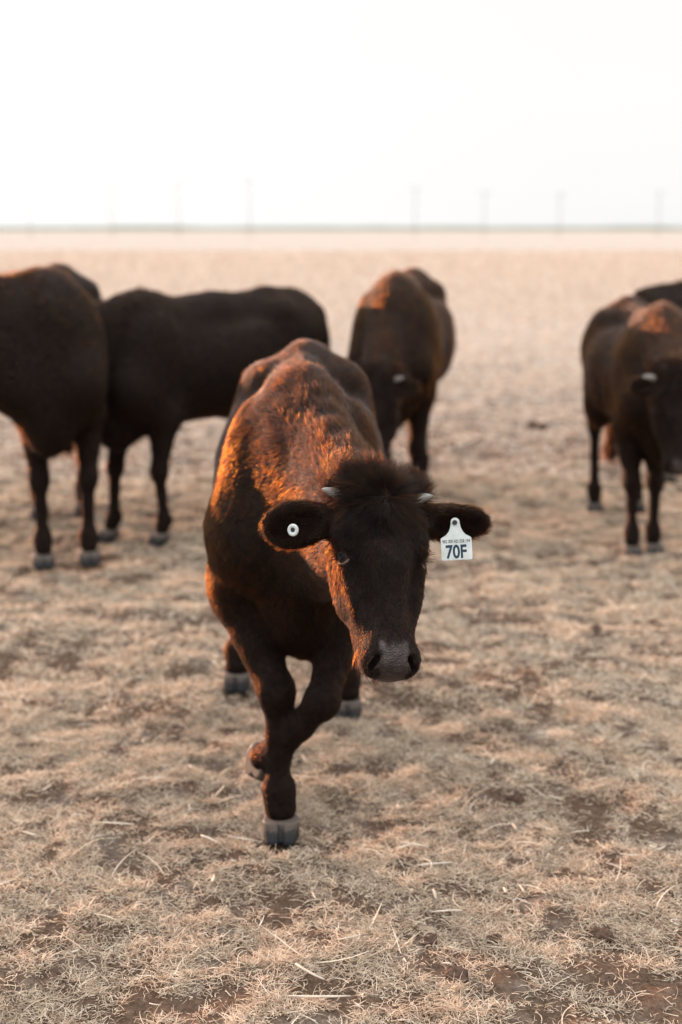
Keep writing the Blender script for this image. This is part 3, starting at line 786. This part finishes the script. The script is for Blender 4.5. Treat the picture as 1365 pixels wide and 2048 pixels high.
# ear tag with number on the calf's left ear
def text_mesh(body, w, hgt, bold, depth=.0004):
    c = bpy.data.curves.new('t', 'FONT'); c.body = body; c.size = 1; c.offset = bold; c.extrude = 0
    o = bpy.data.objects.new('t', c); COL.objects.link(o); bpy.context.view_layer.update()
    me = bpy.data.meshes.new_from_object(o.evaluated_get(bpy.context.evaluated_depsgraph_get()))
    bpy.data.objects.remove(o)
    n = len(me.vertices); a = np.zeros(n*3); me.vertices.foreach_get('co', a); a = a.reshape(-1, 3)
    lo, hi = a.min(0), a.max(0); a[:, 0] = (a[:, 0]-(lo[0]+hi[0])/2)*w/(hi[0]-lo[0]); a[:, 1] = (a[:, 1]-(lo[1]+hi[1])/2)*hgt/(hi[1]-lo[1])
    me.vertices.foreach_set('co', a.ravel()); me.update()
    return me
def prism(pts, z0, z1, name):
    n = len(pts); bm_v = [(x, y, z0) for x, y in pts]+[(x, y, z1) for x, y in pts]
    me = bpy.data.meshes.new(name)
    me.from_pydata(bm_v, [], [list(range(n))[::-1], list(range(n, 2*n))]+[(i, (i+1) % n, n+(i+1) % n, n+i) for i in range(n)]); me.update()
    return me
def build_ear_tag():
    W_ = .0318; pts = []
    def arc(cx, cy, r, a0, a1, k=6): return [(cx+r*math.cos(R(a0+(a1-a0)*i/k)), cy+r*math.sin(R(a0+(a1-a0)*i/k))) for i in range(k+1)]
    pts += arc(-W_+.004, -.0215, .004, 180, 270)+arc(W_-.004, -.0215, .004, 270, 360)
    pts += [(W_, .015)]+arc(W_-.003, .018, .003, 0, 60, 4)
    pts += [(.020, .0265), (.0145, .033), (.0110, .041), (.0095, .049)]
    pts += arc(0, .0525, .0092, -10, 190, 10)
    pts += [(-.0095, .049), (-.0110, .041), (-.0145, .033), (-.020, .0265)]+arc(-W_+.003, .018, .003, 120, 180, 4)
    o = link('ear_tag', prism(pts, -.0008, .0008, 'ear_tag'), calf, M_TAG); o['label'] = 'white plastic ear tag printed 70F'
    pos = at(913.5, 1095, 2.93)
    o.location = Vector(loc_main(pos))
    # plate faces the camera: local x -> image right, y -> up, z -> towards the camera
    M = Matrix.Rotation(R(90), 4, 'Z') @ Matrix.Rotation(R(90-14), 4, 'X') @ Matrix.Rotation(R(3), 4, 'Z') 
    o.rotation_euler = M.to_euler()
    n = link('number', text_mesh('70F', .0430, .0290, .028), o, M_INK); n.location = (-.001, -.0085, .0011)
    n = link('serial_number', text_mesh('982 000 425 058 194', .057, .0070, .012), o, M_INK2); n.location = (0, .0130, .0011)
    st = prism([(.0052*math.cos(a), .0052*math.sin(a)) for a in np.linspace(0, 2*math.pi, 20, endpoint=False)], -.002, .0035, 'stud')
    n = link('stud', st, o, M_BLACK); n.location = (-.001, .0515, 0)
    return o
ear_tag = build_ear_tag()
def build_button():
    n, m = 36, 12; V = []; Q = []; R0 = .0088
    prof = [(.0125, -.001), (.0130, .0015), (.0122, .0030), (.0095, .0036), (.0058, .0034), (.0052, .0024), (.0052, -.001)]
    m = len(prof)
    for i in range(n):
        a = 2*math.pi*i/n
        for r_, z_ in prof: V.append((r_*math.cos(a), r_*math.sin(a), z_))
    for i in range(n):
        for j in range(m): Q.append((i*m+j, ((i+1) % n)*m+j, ((i+1) % n)*m+(j+1) % m, i*m+(j+1) % m))
    o = link('ear_button', mesh_np('ear_button', np.array(V), np.array(Q)), calf, M_TAG); o['label'] = 'round white button tag with a dark centre'
    o.location = Vector(loc_main(at(587, 1060, 2.935)))
    o.rotation_euler = (Matrix.Rotation(R(90), 4, 'Z') @ Matrix.Rotation(R(80), 4, 'X') @ Matrix.Rotation(R(-28), 4, 'Y')).to_euler()
    c = link('pin', prism([(.0053*math.cos(a), .0053*math.sin(a)) for a in np.linspace(0, 2*math.pi, 20, endpoint=False)], -.001, .0020, 'pin'), o, M_BLACK)
    return o
build_button()

# ------------------------------------------------------------------ the rest of the herd
HERD = 'dark cattle grazing behind the calf'
def ears_std(poll, d, n, S, spread=.19, drop=0.02, width=.085):
    d, e, n = frame(d, n); poll = np.array(poll, float)
    return {s: (poll+e*s*spread*S+d*(.035+drop)*S-n*.06*S, n+e*s*.2, width*S) for s in (1, -1)}
def herd(label, xy, heading_deg, sc, poll, hd, hn, legs, seed, bend=(0, 0), n=60000, mat=None, horns=True, ear=None, h=.015, extra=()):
    return cattle(label, (xy[0], xy[1], 0), R(heading_deg), sc, poll, norm(hd), hn, ear or ears_std(poll, hd, hn, 1.0), legs, h, n, .00085, mat or M_FUR_BG, seed, bend, 1.0,
                  horns=horns, extra=extra, hoof_h=.007, group=HERD, slim=seed in (12, 13, 14))

# A: far left, facing the camera, neck turned out of the frame
herd('black animal at the left edge with its neck turned out of the frame', (-1.35, 6.78), -78, 1.14,
     (.74, -.70, 1.11), (.12, -.95, -.30), (.5, -.2, .85), dict(LF=(.02, .75), RF=(.04, .75), LH=(.0, .75), RH=(.06, .75)), 11, (-.05, .04), h=.014)
# B: broadside behind it, facing left and slightly forward
herd('black animal standing side on behind the left one, its head hidden', (-.70, 7.08), -131, 1.04,
     (.98, -.15, .98), (.75, -.1, -.6), (.6, 0, .75), dict(LF=-.06, RF=.04, LH=.0, RH=.1), 12, mat=M_FUR_DARK,
     extra=[cone((.36, 0, 1.02), (-.1, 0, 1.035), .085, .085, k=.08, g='body'), cone((-.1, 0, 1.035), (-.62, 0, 1.03), .085, .085, k=.08, g='body')])
# C: behind the calf, facing the camera, grazing
herd('brown backed animal directly behind the calf with its head lowered', (.34, 7.78), -98, 1.10,
     (1.00, -.02, .76), (.28, -.03, -.95), (.95, -.05, .3), dict(LF=(.02, .85), RF=.05, LH=(0.0, .4), RH=.1), 13, mat=M_FUR_BROWN)
# D: right edge, facing the camera
herd('reddish backed animal at the right edge facing the camera, pale horn showing', (1.47, 6.90), -91, 1.0,
     (.98, -.06, .92), (.25, .05, -.95), (.97, -.05, .25), dict(LF=(-.02, -.05), RF=(.03, .95), LH=(-.05, .8), RH=(0, .9)), 14, mat=M_FUR_BROWN)
# E: behind D
herd('black animal half hidden behind the reddish one at the right edge', (2.57, 8.6), 6, 1.04,
     (1.08, 0, .62), (.4, 0, -.9), (.9, 0, .4), dict(LF=0, RF=.05, LH=0, RH=-.06), 15, mat=M_FUR_DARK)

# ------------------------------------------------------------------ far away
def pole(px, top, d=210):
    x = (px-682.5)/2844*d; y = d*.98
    hgt = 1.5+(455-top)/2844*d
    root = empty('utility_pole', (x, y, 0), R(8))
    def cyl(r0, r1, z0, z1, name, mat, k=10):
        V = [(r*math.cos(2*math.pi*i/k), r*math.sin(2*math.pi*i/k), z) for r, z in ((r0, z0), (r1, z1)) for i in range(k)]
        me = bpy.data.meshes.new(name); me.from_pydata(V, [], [list(range(k))[::-1], list(range(k, 2*k))]+[(i, (i+1) % k, k+(i+1) % k, k+i) for i in range(k)]); me.update()
        return link(name, me, root, mat)
    cyl(.05, .04, -.3, hgt, 'shaft', M_POLE)
    a = cyl(.02, .02, -.7, .7, 'crossarm', M_POLE, 6)
    a.rotation_euler = (0, math.pi/2, 0); a.location = (0, -.16, hgt-.5)
    for s in (-.9, .9):
        q = cyl(.07, .04, 0, .22, 'insulator', M_HORN, 8); q.location = (s, -.16, hgt-.42)
    return root
for i, (px, top, w) in enumerate(((85, 378, 'leftmost faint pole on the horizon, near the left edge'), (243, 375, 'second faint pole from the left on the horizon, above the side on animal'),
                                  (371, 366, 'third faint pole from the left on the horizon'), (507, 360, 'fourth faint pole from the left, tallest one on the horizon'),
                                  (825, 378, 'faint pole on the horizon above the brown backed animal'), (957, 385, 'faint pole on the horizon between the centre and right animals'),
                                  (1102, 388, 'second faint pole from the right on the horizon'), (1292, 385, 'rightmost faint pole on the horizon, above the right edge animals'))):
    tag(pole(px, top), w, 'pole', 'utility poles along the horizon')

def far_strip(name, label, d0, d1, x0, x1, hgt, col, seed, n=400):
    """a long low belt of vegetation with a ragged top, a real solid band"""
    X = np.linspace(x0, x1, n); V = []; p = np.stack([X, X*0, X*0], 1)
    top = hgt*(.55+.6*fbm(p, .03, seed, 4))
    for i, x in enumerate(X):
        V += [(x, d0, -.3), (x, d0, top[i]*.8), (x, (d0+d1)/2, top[i]), (x, d1, top[i]*.8), (x, d1, -.3)]
    Q = [(i*5+j, (i+1)*5+j, (i+1)*5+j+1, i*5+j+1) for i in range(n-1) for j in range(4)]
    return tag(link(name, mesh_np(name, np.array(V), np.array(Q)), None, simple_mat(name, col, .95, .1, .05, .25)), label, 'vegetation', kind='stuff')
far_strip('distant_scrub', 'thin green belt of scrub along the far horizon', 760, 800, -900, 900, 2.4, (.26, .29, .24), 21)  # scrub colour is paled to stand in for distance haze
